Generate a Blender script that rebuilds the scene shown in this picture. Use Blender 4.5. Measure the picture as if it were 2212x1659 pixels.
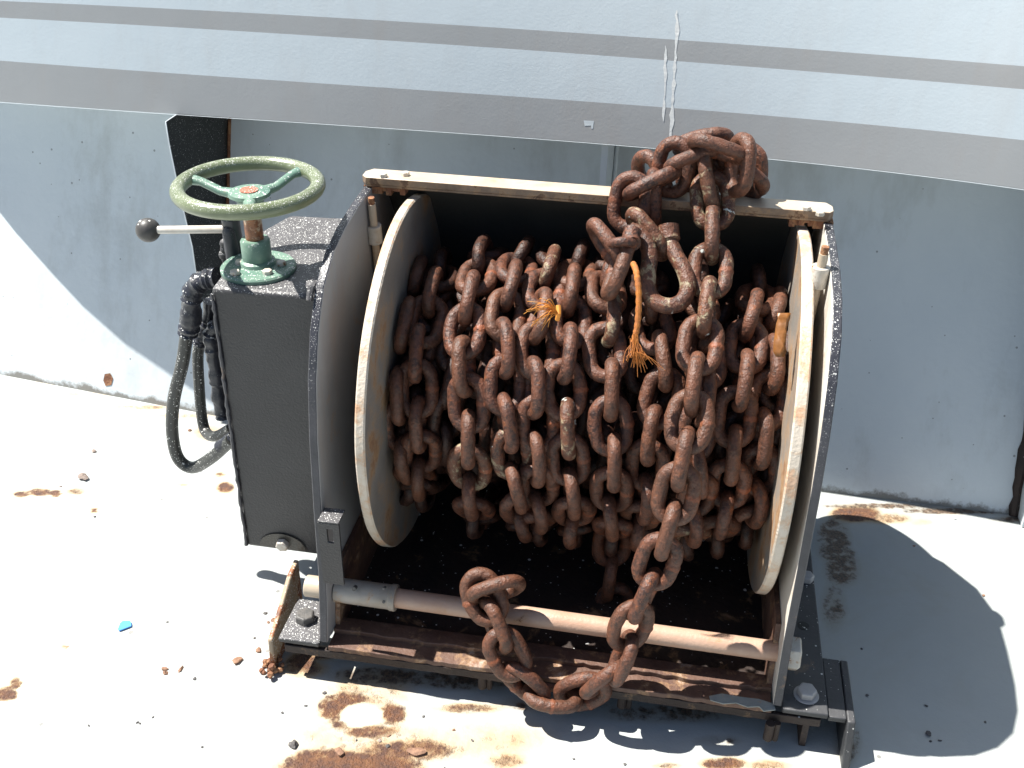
import bpy, bmesh, math, random
import numpy as np
from mathutils import Vector, Matrix
random.seed(7)
S = bpy.context.scene
for o in list(bpy.data.objects): bpy.data.objects.remove(o)
COL = S.collection

# ------------------------------------------------------------------ camera
YAW, PITCH, ROLL = -.1617, .5449, .0179
FPX = 2272.2; CAM = np.array([.4084, -.9592, 1.0187])
def basis():
    cy, sy, cp, sp = math.cos(YAW), math.sin(YAW), math.cos(PITCH), math.sin(PITCH)
    f = np.array([sy*cp, cy*cp, -sp]); r = np.array([cy, -sy, 0.]); u = np.cross(r, f)
    c, s = math.cos(ROLL), math.sin(ROLL)
    return c*r+s*u, -s*r+c*u, f
RR, UU, FF = basis()
cam = bpy.data.objects.new('camera', bpy.data.cameras.new('camera')); COL.objects.link(cam)
cam.matrix_world = Matrix(((RR[0], UU[0], -FF[0], CAM[0]), (RR[1], UU[1], -FF[1], CAM[1]), (RR[2], UU[2], -FF[2], CAM[2]), (0, 0, 0, 1)))
cam.data.sensor_width = 36; cam.data.lens = FPX/2212*36
cam.data.clip_start = .02; cam.data.clip_end = 200
S.camera = cam
# ------------------------------------------------------------------ sun and sky
SUNDIR = Vector((.571, -.05, -1.)).normalized()      # the way the light travels
w = bpy.data.worlds.new('World'); S.world = w; w.use_nodes = True
nt = w.node_tree; nt.nodes.clear()
sk = nt.nodes.new('ShaderNodeTexSky'); sk.sky_type = 'NISHITA'; sk.sun_disc = False
sk.sun_elevation = math.asin(-SUNDIR.z); sk.sun_rotation = math.atan2(-SUNDIR.x, -SUNDIR.y)
bg = nt.nodes.new('ShaderNodeBackground'); bg.inputs[1].default_value = .05
ow = nt.nodes.new('ShaderNodeOutputWorld')
nt.links.new(sk.outputs[0], bg.inputs[0]); nt.links.new(bg.outputs[0], ow.inputs[0])
sl = bpy.data.lights.new('sun', 'SUN'); sl.energy = 5; sl.angle = math.radians(.5); sl.color = (1, .965, .9)
so = bpy.data.objects.new('sun', sl); COL.objects.link(so)
so.rotation_euler = (-SUNDIR).to_track_quat('Z', 'Y').to_euler()
S.view_settings.view_transform = 'Standard'; S.view_settings.look = 'None'
S.view_settings.exposure = 1.15; S.view_settings.gamma = 1

# ------------------------------------------------------------------ helpers: pixel rays of the calibrated camera
def ray(u, v): return FF+(u-1106)/FPX*RR-(v-829.5)/FPX*UU
def at(u, v, ax, val):
    d = ray(u, v); t = (val-CAM[ax])/d[ax]; return Vector(CAM+t*d)
def onplane(u, v, n, p):
    d = ray(u, v); n = np.array(n); t = ((np.array(p)-CAM)@n)/(d@n); return Vector(CAM+t*d)
def pj(P):
    d = np.asarray(P)-CAM; z = d@FF
    return 1106+FPX*(d@RR)/z, 829.5-FPX*(d@UU)/z
def lerp_pts(pts, x):
    if x <= pts[0][0]: a, b = pts[0], pts[1]
    elif x >= pts[-1][0]: a, b = pts[-2], pts[-1]
    else:
        for a, b in zip(pts, pts[1:]):
            if a[0] <= x <= b[0]: break
    return a[1]+(b[1]-a[1])*(x-a[0])/(b[0]-a[0])

# ------------------------------------------------------------------ mesh helpers
def face(bm, vs, mi=0):
    try:
        f = bm.faces.new(vs); f.material_index = mi; return f
    except ValueError: return None
def box(bm, lo, hi, mi=0):
    v = [bm.verts.new((x, y, z)) for x in (lo[0], hi[0]) for y in (lo[1], hi[1]) for z in (lo[2], hi[2])]
    for q in ((0, 1, 3, 2), (4, 6, 7, 5), (0, 4, 5, 1), (2, 3, 7, 6), (0, 2, 6, 4), (1, 5, 7, 3)): face(bm, [v[i] for i in q], mi)
def prism(bm, poly, axis, lo, hi, mats=(0, 0, 0)):
    def P(a, b, t):
        return {0: (t, a, b), 1: (a, t, b), 2: (a, b, t)}[axis]
    A = [bm.verts.new(P(a, b, lo)) for a, b in poly]; B = [bm.verts.new(P(a, b, hi)) for a, b in poly]
    n = len(poly)
    for i in range(n): face(bm, [A[i], A[(i+1) % n], B[(i+1) % n], B[i]], mats[2])
    face(bm, A[::-1], mats[0]); face(bm, B, mats[1])
def frame(d):
    d = Vector(d).normalized(); a = Vector((0, 0, 1)) if abs(d.z) < .9 else Vector((1, 0, 0))
    x = d.cross(a).normalized(); return x, d.cross(x).normalized()
def tube(bm, pts, r, seg=14, closed=False, mi=0, caps=True, flat=1.):
    pts = [Vector(p) for p in pts]; n = len(pts); rings = []
    rs = r if isinstance(r, (list, tuple)) else [r]*n
    px = None
    for i, p in enumerate(pts):
        a = pts[i-1] if (i > 0 or closed) else p; b = pts[(i+1) % n] if (i < n-1 or closed) else p
        t = (b-a).normalized()
        if px is None: px, _ = frame(t)
        px = (px-t*px.dot(t)).normalized(); py = t.cross(px)
        rings.append([bm.verts.new(p+rs[i]*(math.cos(2*math.pi*k/seg)*px+flat*math.sin(2*math.pi*k/seg)*py)) for k in range(seg)])
    for i in range(n if closed else n-1):
        A, B = rings[i], rings[(i+1) % n]
        for k in range(seg): face(bm, [A[k], A[(k+1) % seg], B[(k+1) % seg], B[k]], mi)
    if caps and not closed: face(bm, rings[0][::-1], mi); face(bm, rings[-1], mi)
def cyl(bm, p0, p1, r, seg=28, mi=0): tube(bm, [p0, p1], r, seg, mi=mi)
def hexbolt(bm, c, n, r, h, rot=.3):
    c = Vector(c); n = Vector(n).normalized(); x, y = frame(n)
    A = []; B = []; T = []
    for k in range(6):
        a = rot+k*math.pi/3; d = math.cos(a)*x+math.sin(a)*y
        A.append(bm.verts.new(c+r*d)); B.append(bm.verts.new(c+r*d+n*h*.85)); T.append(bm.verts.new(c+r*.86*d+n*h))
    for k in range(6):
        face(bm, [A[k], A[(k+1) % 6], B[(k+1) % 6], B[k]]); face(bm, [B[k], B[(k+1) % 6], T[(k+1) % 6], T[k]])
    face(bm, T); face(bm, A[::-1])
def spline(pts, n=8):
    pts = [Vector(p) for p in pts]; out = []
    P = [pts[0]*2-pts[1]]+pts+[pts[-1]*2-pts[-2]]
    for i in range(1, len(P)-2):
        a, b, c, d = P[i-1:i+3]
        for k in range(n):
            t = k/n; out.append(.5*((2*b)+(c-a)*t+(2*a-5*b+4*c-d)*t*t+(3*b-a-3*c+d)*t**3))
    out.append(P[-2]); return out
def wpos(o):
    p = Vector((0, 0, 0))
    while o: p += o.location; o = o.parent
    return p
def obj(name, bm, mats, parent=None, bevel=0, smooth=35, bseg=2):
    bmesh.ops.recalc_face_normals(bm, faces=bm.faces[:])
    m = bpy.data.meshes.new(name); bm.to_mesh(m); bm.free()
    for q in (mats if isinstance(mats, (list, tuple)) else [mats]): m.materials.append(q)
    o = bpy.data.objects.new(name, m); COL.objects.link(o)
    if parent: o.parent = parent; o.location = -wpos(parent)
    if smooth:
        m.shade_smooth(); m.set_sharp_from_angle(angle=math.radians(smooth))
    if bevel:
        b = o.modifiers.new('bevel', 'BEVEL'); b.width = bevel; b.segments = bseg; b.limit_method = 'ANGLE'; b.angle_limit = math.radians(40)
    return o
def thing(name, label, cat, loc=(0, 0, 0), group=None):
    o = bpy.data.objects.new(name, None); COL.objects.link(o); o.location = loc; o.empty_display_size = .05
    return tag(o, label, cat, group)
def tag(o, label=None, cat=None, group=None, kind=None):
    if label: o['label'] = label
    if cat: o['category'] = cat
    if group: o['group'] = group
    if kind: o['kind'] = kind
    return o
B = bmesh.new

# ------------------------------------------------------------------ materials
class NT:
    def __init__(s, name):
        s.m = bpy.data.materials.new(name); s.m.use_nodes = True; s.t = s.m.node_tree
        s.b = s.t.nodes['Principled BSDF']; s.tc = s.t.nodes.new('ShaderNodeTexCoord')
        s.co = s.tc.outputs['Object']
    def n(s, ty, **kw):
        q = s.t.nodes.new(ty)
        for k, v in kw.items(): setattr(q, k, v)
        return q
    def l(s, a, b): s.t.links.new(a, b)
    def perinst(s):
        oi = s.n('ShaderNodeObjectInfo'); a = s.n('ShaderNodeVectorMath', operation='SCALE'); cb = s.n('ShaderNodeCombineXYZ')
        for i in range(3): s.l(oi.outputs['Random'], cb.inputs[i])
        s.l(cb.outputs[0], a.inputs[0]); a.inputs['Scale'].default_value = 13.7
        b = s.n('ShaderNodeVectorMath', operation='ADD'); s.l(s.tc.outputs['Object'], b.inputs[0]); s.l(a.outputs[0], b.inputs[1]); s.co = b.outputs[0]
        return oi.outputs['Random']
    def noise(s, sc, det=5, rough=.6, stretch=None, dist=0):
        q = s.n('ShaderNodeTexNoise'); q.inputs['Scale'].default_value = sc; q.inputs['Detail'].default_value = det
        q.inputs['Roughness'].default_value = rough; q.inputs['Distortion'].default_value = dist
        if stretch:
            mp = s.n('ShaderNodeMapping'); mp.inputs['Scale'].default_value = stretch; s.l(s.co, mp.inputs[0]); s.l(mp.outputs[0], q.inputs[0])
        else: s.l(s.co, q.inputs[0])
        return q.outputs[0]
    def ramp(s, x, a, b, lo=0., hi=1.):
        q = s.n('ShaderNodeMapRange'); s.l(x, q.inputs[0])
        for i, v in zip((1, 2, 3, 4), (a, b, lo, hi)): q.inputs[i].default_value = v
        return q.outputs[0]
    def mix(s, f, a, b):
        q = s.n('ShaderNodeMix', data_type='RGBA')
        if isinstance(f, (int, float)): q.inputs[0].default_value = f
        else: s.l(f, q.inputs[0])
        for i, c in ((6, a), (7, b)):
            if isinstance(c, tuple): q.inputs[i].default_value = (*c, 1)
            else: s.l(c, q.inputs[i])
        return q.outputs[2]
    def mul(s, a, b, op='MULTIPLY'):
        q = s.n('ShaderNodeMath', operation=op)
        for i, v in ((0, a), (1, b)):
            if isinstance(v, (int, float)): q.inputs[i].default_value = v
            else: s.l(v, q.inputs[i])
        return q.outputs[0]
    def dots(s, sc, size, cover=.5):
        v = s.n('ShaderNodeTexVoronoi'); v.inputs['Scale'].default_value = sc; s.l(s.co, v.inputs[0])
        sp = s.n('ShaderNodeSeparateColor'); s.l(v.outputs['Color'], sp.inputs[0])
        th = s.mul(sp.outputs[0], size); a = s.mul(v.outputs[0], th, 'LESS_THAN')
        return s.mul(a, s.mul(sp.outputs[1], cover, 'LESS_THAN'))
    def up(s, a=.2, b=.8):
        g = s.n('ShaderNodeNewGeometry'); sp = s.n('ShaderNodeSeparateXYZ'); s.l(g.outputs['Normal'], sp.inputs[0])
        return s.ramp(sp.outputs[2], a, b)
    def bump(s, h, dist, strength=1., prev=None):
        q = s.n('ShaderNodeBump'); q.inputs['Strength'].default_value = strength; q.inputs['Distance'].default_value = dist
        s.l(h, q.inputs['Height'])
        if prev: s.l(prev, q.inputs['Normal'])
        return q.outputs[0]
    def done(s, col, rough=.6, normal=None, metal=0., spec=.5):
        if isinstance(col, tuple): s.b.inputs['Base Color'].default_value = (*col, 1)
        else: s.l(col, s.b.inputs['Base Color'])
        if isinstance(rough, (int, float)): s.b.inputs['Roughness'].default_value = rough
        else: s.l(rough, s.b.inputs['Roughness'])
        s.b.inputs['Metallic'].default_value = metal; s.b.inputs['Specular IOR Level'].default_value = spec
        if normal: s.l(normal, s.b.inputs['Normal'])
        return s.m
RUST1, RUST2, RUST3 = (.30, .115, .04), (.12, .045, .022), (.42, .2, .08)

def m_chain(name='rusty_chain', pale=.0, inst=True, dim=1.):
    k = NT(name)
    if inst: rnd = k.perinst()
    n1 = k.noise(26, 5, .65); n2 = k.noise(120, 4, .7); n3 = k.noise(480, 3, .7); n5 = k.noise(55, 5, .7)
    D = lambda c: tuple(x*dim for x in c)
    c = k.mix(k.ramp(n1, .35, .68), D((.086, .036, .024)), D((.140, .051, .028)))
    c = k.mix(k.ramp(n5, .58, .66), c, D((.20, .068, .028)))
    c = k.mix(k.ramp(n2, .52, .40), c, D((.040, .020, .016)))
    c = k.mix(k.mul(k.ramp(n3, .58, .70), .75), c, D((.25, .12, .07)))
    if inst:
        c = k.mix(k.ramp(rnd, 0, 1, 0., .4), c, D((.125, .056, .030)))
        sp = k.n('ShaderNodeSeparateXYZ'); k.l(k.tc.outputs['Object'], sp.inputs[0])
        z = k.mul(sp.outputs[2], k.mul(k.mul(n2, .5, 'SUBTRACT'), .012), 'ADD'); z = k.mul(z, 0, 'ADD')
        za = k.n('ShaderNodeMath', operation='ABSOLUTE'); k.l(z, za.inputs[0])
        band = k.mul(k.mul(k.ramp(za.outputs[0], .0042, .002), k.ramp(sp.outputs[0], .008, .012)), k.ramp(n1, .35, .6))
        c = k.mix(k.mul(band, .6), c, D((.34, .10, .04)))
    if pale:
        n4 = k.noise(60, 5, .7, dist=.5); c = k.mix(k.mul(k.ramp(n4, .54, .62), pale), c, (.36, .31, .2))
        n6 = k.noise(34, 5, .6, dist=.8); c = k.mix(k.ramp(n6, .68, .70), c, (.62, .66, .62))
    nb = k.bump(k.noise(250, 3, .65), .0016, 1.); nb = k.bump(k.noise(95, 3, .6), .0022, .7, nb)
    return k.done(c, k.ramp(n3, .35, .65, .36, .6), nb, spec=.42)
M = {}
M['chain'] = m_chain(); M['chain_pale'] = m_chain('rusty_chain_lichen', .75); M['chain_shaded'] = m_chain('rusty_chain_shaded', inst=False, dim=.45); M['pin'] = m_chain('rusty_pin', inst=False)  # darkened copy: shade of the deep turns put into the colour

def m_paint(name, c1, c2, sc=8, dust_sun=0, rust=None, rsc=14, spk=0, spkc=.5, spkup=True, rough=.5, bumpd=.0006, bsc=140, rustcols=(RUST2, RUST1), spec=.5, drip=0, stretch=None):
    k = NT(name); n1 = k.noise(sc, 5, .6, stretch); c = k.mix(k.ramp(n1, .3, .7), c1, c2)
    if drip:
        n4 = k.noise(26, 4, .6, (1, 1, .12)); c = k.mix(k.mul(k.ramp(n4, .5, .72), drip), c, (.36, .22, .12))
    if rust:
        n2 = k.noise(rsc, 8, .68, dist=.3); n3 = k.noise(90, 4, .7); mk = k.ramp(n2, rust, rust+.045)
        halo = k.ramp(n2, rust-.07, rust+.02, 0, .5)
        c = k.mix(halo, c, (.45, .27, .13)); c = k.mix(mk, c, k.mix(k.ramp(n3, .35, .65), *rustcols))
    if dust_sun: c = k.mix(k.mul(k.mul(k.up(.3, .95), dust_sun), k.ramp(k.noise(20, 5, .6), .2, .7, .5, 1.)), c, (.17, .165, .17))  # dusty film plus sunlit brightness painted on upward faces
    if spk:
        d = k.dots(spk, .42, spkc*.6); d = k.mul(k.mul(d, k.dots(spk*2.3, .5, spkc), 'MAXIMUM'), k.up(.15, .7) if spkup else 1.)
        c = k.mix(d, c, (.75, .75, .72))
    nb = k.bump(k.noise(bsc, 3, .6), bumpd, .8); nb = k.bump(k.noise(14, 3, .5), .002, .25, nb)
    return k.done(c, rough, nb, spec=spec)
M['wall'] = m_paint('pale_blue_grey_paint', (.57, .62, .655), (.62, .665, .69), 3, rough=.42, bumpd=.0005, bsc=90, rust=.80, rsc=9, stretch=(1, 1, .35))
def m_wall():
    k = NT('pale_blue_grey_wall_paint'); n1 = k.noise(2.6, 6, .65, (1, 1, .5)); n2 = k.noise(9, 6, .7, (1, 1, .14)); n3 = k.noise(60, 5, .7)
    c = k.mix(k.ramp(n1, .3, .7), (.53, .585, .625), (.63, .675, .70))
    c = k.mix(k.ramp(n2, .52, .72, 0, .38), c, (.30, .31, .29))
    c = k.mix(k.mul(k.dots(46, .10, .45), .7), c, (.13, .14, .14))
    sp = k.n('ShaderNodeSeparateXYZ'); k.l(k.co, sp.inputs[0])
    zz = k.mul(sp.outputs[2], k.mul(k.noise(18, 6, .75), .05), 'SUBTRACT')
    c = k.mix(k.ramp(zz, -.078, -.086, 0, .9), c, (.16, .15, .13))
    n4 = k.noise(5, 8, .75, dist=1.2); r = k.mul(k.mul(n4, .5, 'SUBTRACT'), 1.)
    ab = k.n('ShaderNodeMath', operation='ABSOLUTE'); k.l(r, ab.inputs[0])
    crack = k.mul(k.ramp(ab.outputs[0], .004, .0015), k.ramp(k.noise(3.1, 3, .5), .56, .62))
    c = k.mix(k.mul(crack, .07), c, (.2, .22, .22))
    nb = k.bump(k.noise(70, 4, .6), .0006, .8); nb = k.bump(k.noise(9, 4, .6), .006, .35, nb); nb = k.bump(crack, .0008, .3, nb)
    return k.done(c, .42, nb)
M['wall_main'] = m_wall()
M['blue_band'] = m_paint('pale_blue_band_paint', (.55, .62, .665), (.60, .66, .695), 3, rough=.38, bumpd=.00022, bsc=240, stretch=(1, 1, .3), drip=.07)
M['grey_band'] = m_paint('warm_grey_band_paint', (.335, .345, .352), (.375, .383, .388), 3, rough=.4, bumpd=.00022, bsc=240, stretch=(1, 1, .3), drip=.07)
M['black'] = m_paint('black_textured_paint', (.029, .028, .030), (.044, .043, .045), 10, dust_sun=.6, spk=300, spkc=.4, rough=.45, bumpd=.0012, bsc=330)
M['black_edge'] = m_paint('chipped_black_paint', (.028, .029, .036), (.052, .052, .062), 30, rust=.7, spk=420, spkc=.3, rough=.35, bumpd=.0008, bsc=200)
M['black_dull'] = m_paint('dull_black_paint', (.024, .025, .028), (.04, .042, .045), 14, dust_sun=.25, spk=260, spkc=.03, rough=.5, bumpd=.0012, rust=.72, rsc=20)
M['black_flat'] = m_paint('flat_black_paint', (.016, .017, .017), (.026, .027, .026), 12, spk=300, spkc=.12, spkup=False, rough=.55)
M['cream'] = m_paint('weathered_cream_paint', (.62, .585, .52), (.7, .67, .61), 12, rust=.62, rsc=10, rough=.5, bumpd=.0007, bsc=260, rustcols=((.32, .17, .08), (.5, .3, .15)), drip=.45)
M['platein_shaded'] = m_paint('shaded_grey_white_paint', (.31, .315, .325), (.37, .37, .375), 9, rust=.66, rsc=16, rough=.5, bumpd=.0005, bsc=300, rustcols=((.3, .2, .13), (.42, .28, .17)), drip=.2)  # left plate's shade put into the paint; the right plate stays cream
M['hoodin'] = m_paint('shaded_grey_hood_paint', (.05, .05, .046), (.08, .08, .074), 6, rough=.6, rust=.7)  # deep shade inside the hood put into its dark colour
M['disc'] = m_paint('stained_disc_paint', (.20, .185, .165), (.31, .285, .255), 12, rust=.56, rsc=12, rough=.5, bumpd=.0008, bsc=260, rustcols=((.26, .14, .08), (.42, .27, .15)), drip=.6)
M['disc_rim'] = m_paint('worn_disc_rim', (.50, .44, .36), (.6, .53, .45), 20, rust=.55, rsc=30, rough=.5, bumpd=.0015, bsc=200, rustcols=((.5, .3, .18), (.6, .42, .3)))
M['bar'] = m_paint('cream_bar_with_rust', (.54, .46, .36), (.42, .33, .23), 7, rust=.62, rsc=13, rough=.4, spec=.6, rustcols=((.2, .11, .06), (.42, .24, .12)))
M['baredge'] = m_paint('rust_brown_bar_edge', (.16, .10, .065), (.30, .22, .15), 30, rust=.55, rsc=30, rough=.5, rustcols=((.07, .035, .02), (.2, .11, .06)))
M['shaft'] = m_paint('peach_stained_shaft_paint', (.42, .25, .17), (.48, .34, .26), 18, rust=.66, rsc=40, rough=.45, bumpd=.0007, bsc=250, rustcols=((.12, .06, .04), (.3, .15, .08)))
M['sleeve'] = m_paint('worn_steel_sleeve', (.30, .26, .21), (.46, .44, .41), 14, rust=.6, rsc=30, rough=.35, rustcols=((.16, .09, .05), (.3, .2, .12)))
M['green'] = m_paint('sea_green_paint', (.085, .17, .135), (.17, .26, .20), 22, rust=.72, rsc=30, spk=260, spkc=.35, rough=.38)
M['olive'] = m_paint('olive_green_rim_paint', (.10, .125, .065), (.19, .22, .13), 16, rust=.78, rsc=30, spk=420, spkc=.6, rough=.28, spec=.6)
M['redcap'] = m_paint('dull_red_cap', (.35, .09, .05), (.42, .14, .08), 60, spk=320, spkc=.5, rough=.5)
M['rustsolid'] = m_paint('flaking_rust', (.13, .055, .03), (.24, .1, .05), 40, rust=.55, rsc=60, rough=.8, bumpd=.003, bsc=120, rustcols=((.36, .16, .07), (.2, .08, .04)))
M['darkrust'] = m_paint('dark_rusty_pan', (.018, .012, .010), (.036, .021, .016), 22, rust=.66, rsc=20, spk=150, spkc=.03, rough=.7, bumpd=.002, bsc=110, rustcols=((.2, .11, .08), (.3, .19, .15)))
M['railrust'] = m_paint('rusty_rail', (.075, .036, .025), (.15, .085, .06), 30, rust=.6, rsc=26, rough=.6, bumpd=.0022, bsc=120, rustcols=((.4, .33, .27), (.2, .09, .05)))
M['rubber'] = m_paint('black_rubber_hose', (.03, .031, .03), (.045, .047, .043), 30, spk=330, spkc=.16, spkup=False, rough=.42)
M['tape'] = m_paint('black_tape', (.02, .022, .03), (.035, .036, .045), 40, spk=200, spkc=.35, rough=.3, bumpd=.003, bsc=60)
M['steel'] = m_paint('bright_worn_steel', (.6, .58, .53), (.45, .4, .34), 40, rust=.68, rsc=60, rough=.3)
M['bolt'] = m_paint('painted_bolt', (.45, .41, .34), (.6, .56, .5), 60, rust=.6, rsc=80, rough=.4, bumpd=.0008, bsc=300)
M['boltdark'] = m_paint('dark_bolt', (.06, .06, .06), (.14, .13, .12), 90, rough=.45, bumpd=.001, bsc=400)
M['boltgrey'] = m_paint('grey_bolt', (.35, .34, .33), (.45, .43, .42), 60, rough=.4)
M['knob'] = m_paint('dark_knob_rubber', (.05, .048, .045), (.065, .06, .057), 40, spk=150, spkc=.25, rough=.45)
M['rope'] = m_paint('orange_rope', (.50, .17, .02), (.30, .10, .03), 120, rough=.7, bumpd=.001, bsc=700)
M['fibre'] = m_paint('golden_fibre', (.72, .30, .045), (.6, .22, .03), 90, rough=.6)
M['scrap'] = m_paint('amber_scrap', (.26, .10, .02), (.12, .05, .015), 60, rough=.4)
M['blue'] = m_paint('sky_blue_plastic', (.07, .30, .78), (.09, .34, .8), 30, rough=.4, bumpd=.0002)
M['white'] = m_paint('white_paint_blot', (.75, .77, .76), (.8, .8, .78), 60, rough=.5)
M['stone'] = m_paint('brown_grey_flake', (.2, .15, .12), (.33, .27, .24), 160, rough=.8, bumpd=.002, bsc=300)
M['flake'] = m_paint('rust_flake', (.16, .085, .055), (.33, .19, .12), 160, rough=.8, bumpd=.002, bsc=300)
M['dark_stone'] = m_paint('dark_grit', (.07, .065, .065), (.13, .12, .115), 160, rough=.8, bumpd=.001, bsc=300)
M['greypeel'] = m_paint('grey_peeled_paint', (.22, .25, .24), (.3, .33, .31), 90, rough=.6, rust=.66, rsc=70)
def m_deck():
    k = NT('worn_cream_deck_paint')
    a = k.n('ShaderNodeAttribute', attribute_name='rust'); d = k.n('ShaderNodeAttribute', attribute_name='dirt_dark')
    n1 = k.noise(2.2, 5, .6); n2 = k.noise(16, 8, .7, dist=.4); n3 = k.noise(75, 5, .7); n4 = k.noise(330, 3, .7)
    c = k.mix(k.ramp(n1, .3, .7), (.355, .385, .385), (.43, .445, .43))
    c = k.mix(k.mul(k.dots(34, .12, .14), .7), c, (.12, .11, .1))
    c = k.mix(k.ramp(k.noise(5, 7, .7, dist=.8), .52, .75, 0, .4), c, (.34, .32, .26))
    m = k.mul(a.outputs['Fac'], k.ramp(n2, .3, .7, .35, 1.3))
    m2 = k.mul(a.outputs['Fac'], k.ramp(n3, .25, .75, .0, 1.6))
    c = k.mix(k.ramp(m, .03, .42, 0, .9), c, (.40, .285, .16)); c = k.mix(k.ramp(m, .38, .62, 0, .9), c, (.30, .16, .07))
    mm = k.mul(m, m2, 'ADD')
    c = k.mix(k.ramp(mm, .86, 1.16), c, k.mix(k.ramp(n3, .4, .62), (.21, .09, .038), (.11, .052, .034)))
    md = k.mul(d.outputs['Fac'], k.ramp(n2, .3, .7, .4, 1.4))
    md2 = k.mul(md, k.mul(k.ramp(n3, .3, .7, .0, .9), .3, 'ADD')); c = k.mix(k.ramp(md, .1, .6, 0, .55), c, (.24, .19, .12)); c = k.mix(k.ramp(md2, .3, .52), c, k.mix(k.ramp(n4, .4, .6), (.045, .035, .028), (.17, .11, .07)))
    h = k.mul(k.ramp(mm, .7, .95), k.ramp(n4, .3, .7), 'MULTIPLY')
    nb = k.bump(k.noise(45, 4, .6), .0018, .5); nb = k.bump(h, .003, .8, nb); nb = k.bump(n4, .0005, .5, nb)
    return k.done(c, k.ramp(n3, .3, .7, .42, .6), nb, spec=.8)
M['deck'] = m_deck()

DZ = -.065
# ------------------------------------------------------------------ deck
def deck():
    xs = [-9, -5, -3, -2, -1.5]+list(np.arange(-1.2, 1.35, .0065))+[1.6, 2, 3, 5, 9]
    ys = [-9, -5, -3, -1.6, -1]+list(np.arange(-.5, .66, .0065))+[.9, 1.5, 3]
    X, Y = np.meshgrid(xs, ys, indexing='ij')
    P = np.stack([X, Y, np.full_like(X, DZ)], -1).reshape(-1, 3)
    d = P-CAM; z = d@FF; z = np.where(z < .1, 1e9, z); U = 1106+FPX*(d@RR)/z; V = 829.5-FPX*(d@UU)/z
    rng = np.random.RandomState(3)
    def blobs(L):
        r = np.zeros(len(P))
        for u, v, ru, rv, s in L:
            q = ((U-u)/ru)**2+((V-v)/rv)**2; r = np.maximum(r, s*np.clip(1.25-q, 0, 1))
        return r
    RB = [(720, 1530, 42, 30, .95), (745, 1510, 60, 16, .8), (850, 1540, 34, 26, .9), (800, 1580, 75, 16, .75), (735, 1560, 26, 20, .7), (1010, 1530, 90, 14, .6),
          (760, 1658, 180, 34, 1.), (700, 1645, 100, 34, .85), (880, 1622, 150, 34, .6), (800, 1600, 200, 60, .42), (790, 1500, 110, 60, .45), (1050, 1600, 160, 50, .36), (1090, 1645, 60, 22, .45), (650, 1430, 36, 26, .7), (655, 1445, 60, 24, .5), (690, 1410, 50, 18, .6),
          (85, 1063, 30, 10, .85), (45, 1068, 22, 8, .7), (120, 1066, 14, 9, .8), (165, 1062, 26, 9, .6), (487, 1053, 22, 14, .8), (475, 1025, 14, 6, .6), (395, 1047, 16, 6, .5),
          (12, 1500, 30, 20, .8), (35, 1475, 18, 14, .7), (140, 1398, 14, 8, .5), (203, 1103, 10, 8, .6),
          (1850, 1110, 60, 20, .95), (1920, 1120, 60, 14, .55), (1990, 1128, 30, 10, .4), (1560, 1650, 60, 18, .75), (1660, 1655, 60, 16, .5), (1440, 1655, 40, 10, .5),
          (60, 830, 80, 6, .34), (170, 852, 90, 6, .38), (300, 880, 90, 7, .46), (400, 898, 80, 7, .42), (450, 935, 40, 20, .4), (640, 1500, 10, 10, .3)]
    DB = [(1800, 1165, 44, 60, .7), (1818, 1225, 44, 50, .74), (1800, 1310, 34, 60, .55), (1820, 1480, 20, 70, .5), (1830, 1600, 34, 60, .62), (1900, 1093, 140, 7, .8), (2060, 1104, 150, 8, .8), (2190, 1122, 60, 8, .6),  # grime by the right post; dark brown strips along the wall base
          (820, 1460, 130, 22, .7), (1000, 1470, 160, 24, .6), (1200, 1520, 140, 22, .6), (1550, 1600, 60, 14, .5), (1440, 1540, 200, 26, .55)]  # dark brown patches following the front rail
    # worn ring of bare paint inside the rust patch
    R = blobs(RB); ring = ((U-780)/52)**2+((V-1545)/26)**2; R *= np.clip((ring-.6)*2.5, 0, 1)
    R = np.maximum(R, 0); D = blobs(DB)
    nx, ny = len(xs), len(ys)
    I = np.arange(nx*ny).reshape(nx, ny)
    F = np.stack([I[:-1, :-1], I[1:, :-1], I[1:, 1:], I[:-1, 1:]], -1).reshape(-1, 4)
    m = bpy.data.meshes.new('deck'); m.from_pydata(P.tolist(), [], F.tolist())
    for nm, A in (('rust', R), ('dirt_dark', D)):
        a = m.attributes.new(nm, 'FLOAT', 'POINT'); a.data.foreach_set('value', A.astype(np.float32))
    m.materials.append(M['deck']); o = bpy.data.objects.new('deck', m); COL.objects.link(o)
    tag(o, 'sunlit pale painted steel deck with rust stains', kind='structure')
deck()

# ------------------------------------------------------------------ superstructure wall behind
LEAN = .385; OZ = .508
base_pts = [(-3.2, 1.05), (-.88, .642), (-.39, .581), (.30, .566), (.98, .553), (1.6, .545), (3.5, .52)]
def wy(x, z): return lerp_pts(base_pts, x)+(z-DZ)*LEAN
wall = thing('ship_superstructure', 'pale blue-grey steel superstructure with two grey painted bands overhanging the deck', 'ship wall', (.3, .6, DZ))
bm = B()
cols = [-3.2, -2, -1.4, -.88, -.6, -.39, -.1, .3, .6, .98, 1.6, 3.5]; rows = [DZ, .1, .3, OZ+.001]
g = [[bm.verts.new((x, wy(x, z), z)) for z in rows] for x in cols]
for i in range(len(cols)-1):
    for j in range(len(rows)-1): face(bm, [g[i][j], g[i+1][j], g[i+1][j+1], g[i][j+1]])
obj('wall_panel', bm, M['wall_main'], wall, smooth=4)
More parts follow.
